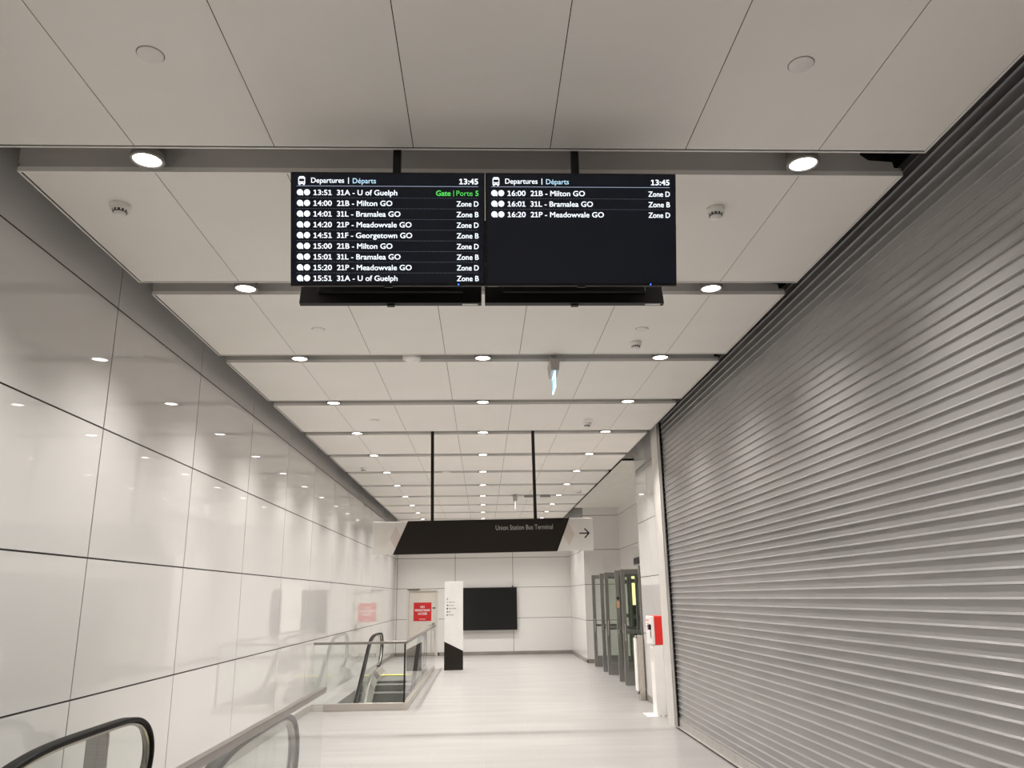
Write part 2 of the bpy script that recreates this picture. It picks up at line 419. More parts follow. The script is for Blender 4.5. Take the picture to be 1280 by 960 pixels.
# ------------------------------------------------------------------ small ceiling fittings
def disc(x, y, label, r=.056):
    mb = MB(); mb.lathe([(0, -.006), (r * .93, -.006), (r, -.003), (r, .004), (0, .004)], M['detwhite'], n=40)
    mb.lathe([(r + .0035, .0005), (r, .0005)], M['detgrey'], n=40)  # thin dark ring painted round the plate as its edge shadow
    return tag(mb.build('ceiling_cover_disc', loc=(x, y, HC)), label, 'cover plate', 'round blank cover plates in the ceiling')
disc(-1.468, 3.06, 'round white cover plate in nearest ceiling slab, upper left of the departure screens')
disc(1.478, 3.08, 'round white cover plate in nearest ceiling slab, upper right of the departure screens')
disc(-1.473, 6.79, 'round white cover plate in ceiling slab left below the departure screens')
disc(1.465, 6.79, 'round white cover plate right below the departure screens, beside a smoke detector')
disc(-1.46, 10.55, 'small round white cover plate to the left, in the fifth ceiling slab')
disc(1.47, 10.62, 'small round white cover plate to the right, in the fifth ceiling slab')
def detector(x, y, label):
    root = empty('smoke_detector', (x, y, HC))
    mb = MB(); mb.lathe([(0, .003), (.056, .003), (.058, -.014), (.055, -.034), (.047, -.038), (0, -.038)], M['detwhite']); mb.build('base', root)
    mb = MB(); mb.lathe([(.045, -.036), (.040, -.054), (.0, -.054)], M['detgrey'])
    for k in range(12):
        t = 2 * PI * k / 12; b = Vector((math.cos(t) * .0435, math.sin(t) * .0435, -.039))
        mb.box(b.x - .003, b.x + .003, b.y - .003, b.y + .003, -.05, -.036, M['detwhite'])
    mb.build('vent', root)
    mb = MB(); mb.lathe([(.036, -.054), (.034, -.064), (.02, -.072), (0, -.073)], M['detwhite']); mb.build('cap', root)
    return tag(root, label, 'smoke detector', 'smoke detectors on the ceiling')
detector(-2.207, 4.46, 'white smoke detector on ceiling slab at the left, near the first left downlight')
detector(1.478, 4.48, 'white smoke detector on ceiling slab to the right of the departure screens')
detector(1.479, 7.18, 'white smoke detector in front of the right downlight of the third gap')
detector(1.469, 10.8, 'small white smoke detector above and right of the hanging black sign')
detector(-2.2, 14.61, 'far left white smoke detector by the ceiling edge above the glass wall')
detector(2.22, 18.1, 'farthest white smoke detector, near the right ceiling edge')
def speaker(x, y, label):
    mb = MB(); mb.lathe([(0, -.02), (.06, -.02), (.088, -.014), (.093, 0), (.093, .03), (0, .03)], M['detwhite'])
    mb.lathe([(0, -.0215), (.02, -.0215), (.02, -.0195)], M['detwhite'], c=(.045, .0, 0))
    o = mb.build('ceiling_disc', loc=(x, y, HC))
    return tag(o, label, 'ceiling fitting', 'pale domed discs in the ceiling gaps')
speaker(-.712, Y0 + PITCH * 2 + GAP / 2, 'pale domed disc in third ceiling gap, left of the middle downlight')
speaker(-.70, Y0 + PITCH * 6 + GAP / 2, 'farther pale domed disc in a ceiling gap behind the hanging sign rods')
def exit_sign(x, y, label, glow):
    root = empty('exit_sign', (x, y, HC))
    mb = MB(); mb.box(-.03, .03, -.03, .03, -.05, .1, M['exitbox'], .004); mb.build('mount', root)
    mb = MB(); mb.prism([(-.05, -.05), (.05, -.05), (.038, -.17), (-.038, -.17)], 'y', -.17, .17, M['exitbox']); mb.build('housing', root)
    mb = MB(); mb.box(-.006, .006, -.155, .155, -.345, -.165, M['exitblade'] if glow else M['exitwhite'], .002); bl = mb.build('blade', root)
    if glow:
        mb = MB()
        for sx in (-.0075, .0065):
            # figure in a doorway and an arrow, set along the blade
            mb.prism([(.02, -.2), (.02, -.32), (.12, -.32), (.12, -.2)], 'x', sx, sx + .001, M['exitpic'])
            mb.prism([(-.03, -.26), (-.09, -.215), (-.09, -.245), (-.135, -.245), (-.135, -.275), (-.09, -.275), (-.09, -.305)], 'x', sx, sx + .001, M['exitpic'])
        mb.build('pictogram', bl)
    return tag(root, label, 'exit sign', 'exit signs hung edge-on from the ceiling')
exit_sign(.73, Y0 + PITCH * 2 + GAP / 2 + .02, 'nearer hanging exit sign with glowing blue blade seen edge-on', True)
exit_sign(.77, Y0 + PITCH * 8 - .06, 'far hanging exit sign with white blade, behind the right sign rod', False)
for x, lb in ((1.12, 'small grey ceiling box just left of the right sign rod, far off'), (1.5, 'small grey ceiling box to the right of the right sign rod, far off')):
    mb = MB(); mb.box(-.12, .12, -.05, .05, -.05, .12, M['exitbox'], .006); mb.box(-.125, .125, -.055, .055, -.06, -.05, M['detwhite'], .002)
    tag(mb.build('ceiling_box', loc=(x, Y0 + PITCH * 8 + GAP / 2, HC)), lb, 'ceiling fitting', 'small grey boxes in the ninth ceiling gap')

# ------------------------------------------------------------------ departure screens
W, H_ = .942, .556
def circle_poly(mb, cx, cz, r, y, m, n=24):
    i = mb.mi(m); f = mb.bm.faces.new([mb.bm.verts.new((cx + r * math.cos(2 * PI * k / n), y, cz + r * math.sin(2 * PI * k / n))) for k in range(n)][::1]); f.material_index = i
    f.normal_update()
    if f.normal.y > 0: f.normal_flip()
def rect(mb, x0, x1, z0, z1, y, m):
    i = mb.mi(m); f = mb.bm.faces.new([mb.bm.verts.new(p) for p in ((x0, y, z0), (x1, y, z0), (x1, y, z1), (x0, y, z1))]); f.material_index = i
    f.normal_update()
    if f.normal.y > 0: f.normal_flip()
def U(uu): return -W / 2 + uu * W
def V(vv): return H_ - vv * H_
def screen_body(root, flip=False):
    mb = MB(); mb.box(-W / 2, W / 2, 0, .03, 0, H_, M['black'], .003); mb.box(-W * .36, W * .36, .03, .055, H_ * .12, H_ * .8, M['black'], .006)
    for k in range(-5, 6): mb.box(k * .05 - .015, k * .05 + .015, .055, .0565, .1, .108, M['blacksat'])
    return mb.build('housing', root)
def display(x, rows, label, u0):
    root = empty('hanging_departure_screen', (x, 3.60, 3.222), (math.radians(14), 0, 0))
    screen_body(root)
    mb = MB(); mb.box(-W / 2 + .008, W / 2 - .008, -.002, .001, .014, H_ - .008, M['screen']); sc = mb.build('screen', root)
    y = -.0032
    hd = empty('header'); hd.parent = root
    mb = MB()
    bx0, bx1 = U(u0 + .002), U(u0 + .037); zt, zb = V(.040), V(.118); bw = bx1 - bx0; bh = zt - zb
    def R(a, b, c, d, m='stxt', yy=y): rect(mb, bx0 + a * bw, bx0 + b * bw, zb + c * bh, zb + d * bh, yy, M[m])
    R(0, 1, .12, .42); R(0, .12, .42, .72); R(.88, 1, .42, .72); R(0, 1, .72, .88); R(.14, .86, .88, 1); R(.08, .3, 0, .12); R(.7, .92, 0, .12)
    R(.14, .34, .22, .32, 'screen', y - .0005); R(.66, .86, .22, .32, 'screen', y - .0005)
    mb.build('bus_icon', hd)
    mb = MB(); add_text(mb, 'Departures', U(u0 + .068), y, V(.097), .036, M['stxt'], bold=.0004, width=.168 * W)
    rect(mb, U(u0 + .257), U(u0 + .261), V(.105), V(.05), y, M['stxt']); mb.build('title', hd)
    mb = MB(); add_text(mb, 'Départs', U(u0 + .281), y, V(.100), .036, M['stxtb'], bold=.0002, width=.119 * W); tag(mb.build('title', hd), 'pale blue title')
    mb = MB(); add_text(mb, '13:45', U(.965), y, V(.104), .038, M['stxt'], bold=.001, align='RIGHT', width=.096 * W); mb.build('clock', hd)
    mb = MB()
    rect(mb, U(u0 - .006), U(.967), V(.1275), V(.1235), y, M['sdotb'])
    for k in range(len(rows) - 1):
        v = .2285 + .0940 * k
        for q in range(70):
            a = u0 - .006 + (.967 - u0 + .006) * q / 70
            rect(mb, U(a), U(a + .0075), V(v + .0022), V(v - .0006), y, M['sdot'])
    mb.build('dotted_lines', sc)
    for k, (t, d, z, g) in enumerate(rows):
        v = .181 + .0940 * k
        row = empty('departure_row'); row.parent = root
        mb = MB(); rr = .0160 * W
        cx = U(u0 + .0105); cz = V(v)
        circle_poly(mb, cx, cz, rr, y, M['stxt']); rect(mb, cx + rr * .62, cx + rr * 1.02, cz - rr, cz + rr * .1, y, M['stxt'])
        rect(mb, cx - rr * .02, cx + rr * .12, cz - rr * .7, cz + rr * .1, y - .0004, M['sdot'])
        rect(mb, cx + rr * .5, cx + rr * .62, cz - rr * .95, cz - rr * .1, y - .0004, M['sdot'])
        circle_poly(mb, U(u0 + .0465), cz, rr, y, M['stxt']); mb.build('operator_logo', row)
        mb = MB(); add_text(mb, t, U(u0 + .080), y, V(v + .024), .037, M['stxt'], bold=.0006, width=.093 * W); mb.build('departure_time', row)
        mb = MB(); add_text(mb, d, U(u0 + .2), y, V(v + .024), .037, M['stxt'], bold=.0006, sx=1.06); mb.build('route', row)
        mb = MB()
        if not g: add_text(mb, z, U(.967), y, V(v + .026), .037, M['stxt'], bold=.0006, align='RIGHT', width=.113 * W); mb.build('zone', row)
        else:
            add_text(mb, 'Gate', U(.7505 + .072), y, V(v + .026), .037, M['sgreen'], bold=.0009, align='RIGHT', width=.074 * W)
            rect(mb, U(.8375), U(.8405), V(v + .032), V(v - .022), y, M['sgreen'])
            add_text(mb, 'Porte', U(.853), y, V(v + .026), .037, M['sgreen'], width=.084 * W)
            add_text(mb, '5', U(.967), y, V(v + .026), .037, M['sgreen'], bold=.0008, align='RIGHT')
            tag(mb.build('gate_notice', row), 'green gate notice')
    mb = MB(); mb.lathe([(0, -.003), (.0035, -.002), (.004, .0)], M['led'], c=(U(.862), 0, .007), n=12, axis='y'); tag(mb.build('power_light', root), 'blue power light')
    mb = MB(); mb.box(-.02, .02, .0, .02, -.007, .001, M['black'], .002); mb.box(-W / 2 + .01, -W / 2 + .06, .002, .012, -.003, .001, M['steel']); mb.build('sensor', root)
    return tag(root, label, 'display screen', 'departure boards facing the viewer')
RA = [('13:51', '31A - U of Guelph', 'Gate', True), ('14:00', '21B - Milton GO', 'Zone D', 0), ('14:01', '31L - Bramalea GO', 'Zone B', 0), ('14:20', '21P - Meadowvale GO', 'Zone D', 0),
      ('14:51', '31F - Georgetown GO', 'Zone B', 0), ('15:00', '21B - Milton GO', 'Zone D', 0), ('15:01', '31L - Bramalea GO', 'Zone B', 0), ('15:20', '21P - Meadowvale GO', 'Zone D', 0), ('15:51', '31A - U of Guelph', 'Zone B', 0)]
RB = [('16:00', '21B - Milton GO', 'Zone D', 0), ('16:01', '31L - Bramalea GO', 'Zone B', 0), ('16:20', '21P - Meadowvale GO', 'Zone D', 0)]
display(-.454, RA, 'left black departure screen with nine lit rows and a green gate', .038)
display(.491, RB, 'right black departure screen with three lit rows, mostly dark', .036)
def rear_display(x, label):
    root = empty('hanging_rear_screen', (x, 3.885, 3.225), (math.radians(14), 0, PI))
    mb = MB(); mb.box(-W / 2, W / 2, 0, .03, 0, H_, M['black'], .003); mb.box(-W * .4, W * .4, .03, .05, H_ * .1, H_ * .8, M['black'], .006)
    mb.build('housing', root)
    mb = MB(); mb.box(-W / 2 + .008, W / 2 - .008, -.002, .001, .014, H_ - .008, M['tvscreen']); mb.build('screen', root)
    mb = MB(); mb.box(-.02, .02, .0, .02, -.008, .001, M['black'], .002); mb.build('sensor', root)
    mb = MB(); mb.box(-W / 2 + .02, -W / 2 + .1, .012, .022, -.003, .001, M['detwhite']); tag(mb.build('rating_sticker', root), 'white sticker')
    mb = MB(); mb.box(-.20, -.16, .052, .075, .16, .2, M['detwhite'], .004); tag(mb.build('cable_plug', root), 'white plug')
    return tag(root, label, 'display screen', 'screens hung back to back behind the departure boards')
rear_display(-.472, 'black back of the rear screen hung behind the left departure board')
rear_display(.487, 'black back of the rear screen hung behind the right departure board')
root = empty('screen_mount', (0, 3.745, 3.2))
for x in (-.458, .515):
    mb = MB(); mb.box(x - .021, x + .021, .10, .142, .38, 1.34, M['black'], .003); mb.build('pole', root)
mb = MB(); mb.box(-.85, .88, .02, .06, .40, .44, M['black'], .003); mb.build('rail', root)
mb = MB(); mb.box(-.85, .88, -.02, .02, .2, .24, M['black'], .003); mb.build('rail', root)
for x in (-.458, .515):
    mb = MB(); mb.prism([(-.07, .2), (.06, .2), (.16, .5), (-.17, .5)], 'x', x - .03, x + .03, M['black']); mb.build('bracket', root)
tag(root, 'black ceiling mount with two square poles holding the departure screens', 'mount')

# ------------------------------------------------------------------ hanging direction sign
SY = 11.42
root = empty('hanging_sign', (0, SY, 2.595), (0, math.radians(-.52), 0))
mb = MB(); mb.box(-1.553, 1.572, -.035, .035, -.226, .228, M['signwhite'], .004); pn = mb.build('panel', root)
mb = MB()
mb.prism([(-1.06, .232), (1.243, .232), (1.052, -.231), (-1.268, -.231)], 'y', -.043, .043, M['signblack']); bk = tag(mb.build('black_panel', root), 'black slanted panel')
mb = MB(); add_text(mb, 'Union Station Bus Terminal', 1.0, -.0445, .080, .098, M['signtext'], align='RIGHT', width=.815); mb.build('lettering', bk)
mb = MB()
def bar(mb, x0, z0, x1, z1, w, y, m):
    d = Vector((x1 - x0, z1 - z0)); L = d.length; d /= L; nn = Vector((-d.y, d.x)) * w / 2
    mb.prism([(x0 + nn.x, z0 + nn.y), (x1 + nn.x, z1 + nn.y), (x1 - nn.x, z1 - nn.y), (x0 - nn.x, z0 - nn.y)], 'y', y, y + .0015, m)
bar(mb, 1.375, .012, 1.51, .012, .019, -.037, M['ink']); bar(mb, 1.452, .078, 1.520, .006, .019, -.037, M['ink']); bar(mb, 1.452, -.054, 1.520, .018, .019, -.037, M['ink'])
tag(mb.build('arrow', pn), 'black right arrow')
mb = MB()
for sx, c in ((-1.228, -1), (1.225, 1)):
    mb.prism([(sx - .085, .0), (sx, .165), (sx + .085, .0), (sx, -.165)], 'y', -.0362, -.0352, M['diamond'])
    mb.build('pattern', pn); mb = MB()
    mb.prism([(sx + c * .17, .165), (sx + c * .085, .0), (sx + c * .17, -.165), (sx + c * .24, .0)], 'y', -.0358, -.0352, M['diamond2'])
    mb.build('pattern', pn)
    mb = MB()
for x in (-.718, .757):
    mb = MB(); mb.box(x - .022, x + .022, -.022, .022, .232, 1.7, M['blacksat'], .003); mb.build('rod', root)
tag(root, 'long black and white direction sign hung from ceiling by two rods', 'sign')

# ------------------------------------------------------------------ wayfinding pylon
root = empty('wayfinding_pylon', (-.755, 21.17, 0))
mb = MB(); mb.box(-.236, .236, -.05, .05, .3, 2.17, M['white'], .004); w_ = mb.build('white_panel', root)
mb = MB(); mb.prism([(-.239, 0), (.239, 0), (.239, .46), (-.239, .69)], 'y', -.056, .056, M['signblack']); tag(mb.build('plinth', root), 'black slanted plinth')
mb = MB(); z = 1.735
def mk(x0, x1, zz, m='inkgrey', h=.024): rect(mb, x0, x1, zz - h / 2, zz + h / 2, -.0512, M[m])
mb2 = mb
mk(-.175, -.155, z, 'ink', .034)
for k, (ic, ws) in enumerate([((-.172, -.16), ((-.13, -.03), (-.02, .03))), ((-.18, -.14), ((-.115, -.08), (-.07, .0))), ((-.185, -.15), ((-.13, -.03), (-.02, .055))), ((-.18, -.145), ((-.125, -.1), (-.09, -.07))), ((-.185, -.15), ((-.12, .0),))]):
    zz = z - .082 - .079 * k
    mk(ic[0], ic[1], zz, 'ink', .042 if k == 2 else .028)
    for a, b in ws:
        x = a
        while x < b - .008: mk(x, x + .011, zz, 'inkgrey', random.choice((.02, .028))); x += .0165
mb.build('lettering', w_)
tag(root, 'tall white pylon with small black lettering on black slanted plinth', 'sign')

# ------------------------------------------------------------------ dark wall screen on the back wall
root = empty('tv_screen', (.19, YB, 1.41))
mb = MB(); mb.box(-.87, .895, -.14, -.06, -.655, .655, M['black'], .006); mb.build('housing', root)
mb = MB(); mb.box(-.85, .875, -.143, -.139, -.635, .635, M['tvscreen']); mb.build('screen', root)
mb = MB(); mb.box(-.5, .5, -.06, 0, -.3, .3, M['steel'], .01); mb.build('wall_bracket', root)
mb = MB(); mb.box(.74, .79, -.11, -.06, .655, .70, M['black'], .005); mb.build('sensor', root)
tag(root, 'large dark switched-off screen on the far wall behind the pylon', 'screen')

# ------------------------------------------------------------------ service door in the back wall
d = empty('door_1', (-1.945, YB, 0)); tag(d, 'beige service door with lever handle in the far wall', 'door', kind='structure')
mb = MB()
mb.box(-.5, -.44, -.02, .13, 0, DZ, M['doorpaint'], .003); mb.box(.44, .5, -.02, .13, 0, DZ, M['doorpaint'], .003); mb.box(-.44, .44, -.02, .13, DZ - .06, DZ, M['doorpaint'], .003)
mb.build('door_frame', d)
mb = MB(); mb.box(-.437, .437, .03, .075, .008, DZ - .063, M['doorpaint'], .002); lf = mb.build('door_leaf', d)
mb = MB(); mb.box(.31, .39, .02, .03, .77, 1.0, M['alu'], .004)
mb.lathe([(.012, .02), (.012, -.04)], M['steel'], c=(.33, 0, .93), n=12, axis='y'); mb.box(.2, .342, -.05, -.03, .92, .94, M['steel'], .004); mb.build('door_handle', lf)
mb = MB(); mb.box(.315, .41, .026, .03, 1.44, 1.475, M['black'], .001); tag(mb.build('number_plate', lf), 'black door plate')
mb = MB(); mb.box(-.49, -.08, -.035, -.0, DZ - .035, DZ - .002, M['hood'], .003); mb.build('door_closer', d)
# red notice on the door
root = empty('door_notice', (-1.945, YB + .029, 1.345))
mb = MB(); mb.box(-.285, .285, -.006, 0, -.285, .285, M['redsign'], .001); b_ = mb.build('board', root)
mb = MB()
for t, z, w in (('NO', .12, .13), ('PEDESTRIAN', .015, .47), ('ACCESS', -.09, .285)): add_text(mb, t, 0, -.0066, z, .094, M['whiteprint'], align='CENTER', bold=.003, width=w)
x = -.1
for w in (.02, .014, .016, .014, .02, .012, .016, .012, .016): rect(mb, x, x + w, -.238, -.216, -.0066, M['whiteprint']); x += w + .007
mb.build('lettering', b_)
tag(root, 'square red NO PEDESTRIAN ACCESS notice on the far service door', 'sign')

# ------------------------------------------------------------------ roller shutter
root = empty('roller_shutter', (2.66, 11.49, 0))
mb = MB(); PS = .0745; z0 = .135; N = 56
prof = []
for k in range(N):
    b = z0 + PS * k
    # each slat: a projecting hooked lip at its foot, then a flat face
    prof += [(x, b + z) for x, z in ((.0012, .0), (-.006, .0006), (-.0105, .0020), (-.0125, .0040), (-.0120, .0052), (-.0080, .0094), (-.0030, .0146), (-.0008, .0166), (0, .0180), (.0008, .0450), (.0012, .0740))]
i = mb.mi(M['shutter']); Ya, Yb = -14.3, -.055
A = [mb.bm.verts.new((x, Ya, z)) for x, z in prof]; B = [mb.bm.verts.new((x, Yb, z)) for x, z in prof]
for k in range(len(prof) - 1):
    f = mb.bm.faces.new((A[k], A[k + 1], B[k + 1], B[k])); f.material_index = i
    f.smooth = False
A2 = [mb.bm.verts.new((.024, Ya, z)) for z in (prof[0][1], prof[-1][1])]; B2 = [mb.bm.verts.new((.024, Yb, z)) for z in (prof[0][1], prof[-1][1])]
mb.bm.faces.new((A2[0], B2[0], B2[1], A2[1])).material_index = i
cur = mb.build('curtain', root)
mb = MB(); mb.box(-.012, .02, Ya, Yb, .03, .132, M['shutterbar'], .003); mb.box(-.04, .02, Ya, Yb, .022, .032, M['shutterbar'], .002)
mb.box(-.02, .02, Ya, Yb, 0, .022, M['black'])
bb = mb.build('bottom_bar', root)
mb = MB()
for k in range(24):
    y = Yb - .35 - k * .42
    mb.lathe([(0, -.0155), (.006, -.0150), (.009, -.012)], M['steel'], c=(0, y, .085), n=10, axis='x')
mb.build('rivets', bb)
mb = MB(); mb.box(-.045, -.028, -.06, 0, 0, 4.25, M['shutterbar'], .002); mb.box(.028, .045, -.06, 0, 0, 4.25, M['shutterbar'], .002); mb.box(-.028, .028, -.006, 0, 0, 4.25, M['black']); mb.build('guide_rail', root)
mb = MB(); mb.box(-.008, .02, Ya, 0, z0 + PS * N, z0 + PS * N + .052, M['hood'], .002); mb.build('head_angle', root)
mb = MB(); mb.box(.001, .10, Ya, -.0, z0 + PS * N + .053, 4.55, M['plenum']); mb.build('head_box', root)
tag(root, 'grey metal roller shutter with horizontal slats, lowered along the right side', 'roller shutter')

# ------------------------------------------------------------------ defibrillator stand
root = empty('defibrillator_stand', (2.66, 12.7, 0))
mb = MB(); mb.box(-.07, .078, -.13, .15, .008, 1.0165, M['white'], .004); mb.build('post', root)
mb = MB(); mb.box(-.215, .082, -.145, .25, 0, .008, M['white'], .001); bp_ = mb.build('base_plate', root)
mb = MB()
for x in (-.02, .045, .07): mb.lathe([(.009, .008), (.009, .02), (0, .02)], M['steel'], c=(x, -.138, 0), n=8)
mb.build('bolts', bp_)
mb = MB(); mb.box(-.078, -.071, -.1, .12, .80, .97, M['signwhite'], .001); mb.build('plate', root)
tag(root, 'white floor stand carrying the red cabinet beside the shutter', 'stand')
root = empty('defibrillator_cabinet', (2.665, 12.56, 1.018))
mb = MB(); mb.box(-.045, .092, .002, .45, 0, .425, M['red'], .015); mb.build('body', root)
mb = MB(); mb.box(-.088, -.044, -.005, .44, .005, .42, M['white'], .01); fr = tag(mb.build('front_cover', root), 'white front cover')
mb = MB(); mb.box(-.125, -.088, .035, .13, .22, .30, M['black'], .006); h_ = tag(mb.build('latch', fr), 'black latch')
mb = MB(); mb.lathe([(.0, -.0925), (.02, -.0925), (.02, -.088)], M['inkgrey'], c=(0, .08, .18), n=14, axis='x'); mb.box(-.092, -.088, .06, .09, .1, .17, M['ink']); mb.box(-.0918, -.088, .07, .12, .145, .2, M['steel']); mb.build('handle_plate', fr)
mb = MB()
for k, (a, b, hh) in enumerate(((.2, .40, .03), (.2, .34, .022), (.27, .40, .022), (.27, .36, .022))):
    z = .345 - k * .045; y = a
    while y < b: mb.box(-.0892, -.088, y, y + .016, z, z + hh * .7, M['redprint']); y += .03
tag(mb.build('lettering', fr), 'red lettering')
tag(root, 'red cabinet with white front and black latch on white stand', 'defibrillator')

# ------------------------------------------------------------------ stainless gate post near the glass doors
root = empty('gate_post', (2.762, 14.55, 0))
mb = MB(); mb.box(-.045, .045, -.055, .055, 0, 1.07, M['satin'], .006); mb.build('post', root)
mb = MB(); mb.box(.045, .11, -.02, .2, 0, .16, M['base'], .004); mb.build('foot_cover', root)
mb = MB(); mb.box(-.075, -.047, .0, .22, .14, 1.02, M['detwhite'], .004); gl = tag(mb.build('gate_leaf', root), 'white gate leaf')
mb = MB(); mb.lathe([(.02, .09), (.02, .14)], M['base'], c=(-.065, .03, 0), n=14); mb.lathe([(.02, 1.02), (.02, 1.06), (0, 1.06)], M['base'], c=(-.065, .03, 0), n=14); mb.build('hinge', gl)
tag(root, 'brushed steel post with white gate leaf in front of glass doors', 'gate post')

# ------------------------------------------------------------------ glass doors standing open at right angles
def door_leaf(n, y, hinge_near, label, stickers=False):
    """leaf in the XZ plane, free edge at the corridor side"""
    x0, x1, zt, t = 2.86, 3.64, 2.285, .022
    root = empty(f'door_{n}', (0, y, 0))
    A_ = M['alu']
    mb = MB(); mb.box(x0, x0 + .085, -t, t, .01, zt, A_, .003); mb.build('stile', root)
    mb = MB(); mb.box(x1 - .06, x1, -t, t, .01, zt, A_, .003); mb.build('stile', root)
    mb = MB(); mb.box(x0 + .085, x1 - .06, -t, t, .01, .27, A_, .003); mb.build('bottom_rail', root)
    mb = MB(); mb.box(x0 + .085, x1 - .06, -t, t, zt - .095, zt, A_, .003); mb.build('top_rail', root)
    mb = MB(); mb.box(x0 + .085, x1 - .06, -.004, .004, .27, zt - .095, M['doorglass']); mb.build('glass_pane', root)
    s = -1 if hinge_near else 1
    mb = MB(); mb.box(x0 + .03, x1 - .03, *sorted((s * .06, s * .085)), .99, 1.045, A_, .006)
    for x in (x0 + .05, x1 - .05): mb.box(x - .025, x + .025, *sorted((s * t, s * .085)), .97, 1.065, A_, .006)
    mb.build('push_bar', root)
    mb = MB(); z0_, z1_ = .86, 1.2
    mb.lathe([(.011, z0_), (.011, z1_)], M['steelpol'], c=(x0 + .045, -s * .065, 0), n=12)
    for z in (z0_ + .02, z1_ - .02): mb.lathe([(.008, -s * .065), (.008, -s * t)], M['steelpol'], c=(x0 + .045, 0, z), n=10, axis='y')
    mb.build('pull_handle', root)
    if stickers:
        mb = MB(); mb.lathe([(0, -t - .002), (.028, -t - .002), (.028, -t + .001)], M['ink'], c=(x0 + .04, 0, 1.70), n=18, axis='y'); mb.build('black_dot', root)
        mb = MB(); mb.box(x0 + .01, x0 + .075, -t - .002, -t, 1.5, 1.64, M['orange']); tag(mb.build('sticker', root), 'orange sticker')
    for z in (.2, 1.25, 2.1):
        mb = MB(); mb.box(x1 - .01, 3.80, -.012, .012, z - .05, z + .05, A_, .003); mb.build('hinge', root)
    mb = MB(); mb.box(3.79, 3.83, -.05, .05, 0, zt + .06, A_, .003); mb.build('door_jamb', root)
    tag(root, label, 'door', 'glass doors standing open on the right', 'structure')
door_leaf(2, 21.35, False, 'farthest open glass door with grey frame, beside the far corner')
door_leaf(3, 19.85, True, 'second open glass door from the far corner')
door_leaf(4, 19.08, False, 'third open glass door from the far corner')
door_leaf(5, 17.55, True, 'fourth open glass door from the far corner, orange sticker on its edge', True)
door_leaf(6, 16.83, False, 'fifth open glass door from the far corner, yellow glow seen through it')
door_leaf(7, 14.86, True, 'nearest open glass door, behind the steel gate post')
mb = MB(); mb.box(3.79, 3.818, 19.6, 20.25, 2.50, 2.66, M['hood'], .004); mb.box(3.788, 3.79, 19.66, 20.19, 2.52, 2.64, M['black'])
tag(mb.build('surface_mounted_box'), 'small dark box on recess wall above the open glass doors', 'wall box')

# ------------------------------------------------------------------ escalators
def base_z(y):                       # nose line of the steps, local
    if y > -1.1: return 0.
    if y > -2.3:
        t = (-1.1 - y) / 1.2; return -.577 * 1.2 * t * t / 2
    return -.346 + .577 * (y + 2.3)
rail = [(-.62, .27), (-.42, .295), (-.24, .37), (-.10, .47), (-.025, .59), (0, .70), (-.025, .80), (-.09, .88), (-.19, .94), (-.32, .972), (-.48, .985), (-.8, .985), (-1.2, .985), (-1.4, .98), (-1.6, .967), (-1.8, .937), (-2.0, .882), (-2.2, .795), (-2.4, .69)]
y = -2.8
while y > -6.9: rail.append((y, .69 + .59 * (y + 2.4))); y -= .4
def smooth(path, it=2):
    for _ in range(it):
        q = [path[0]]
        for a, b in zip(path, path[1:]):
            q += [(a[0] * .75 + b[0] * .25, a[1] * .75 + b[1] * .25), (a[0] * .25 + b[0] * .75, a[1] * .25 + b[1] * .75)]
        path = q + [path[-1]]
    return path
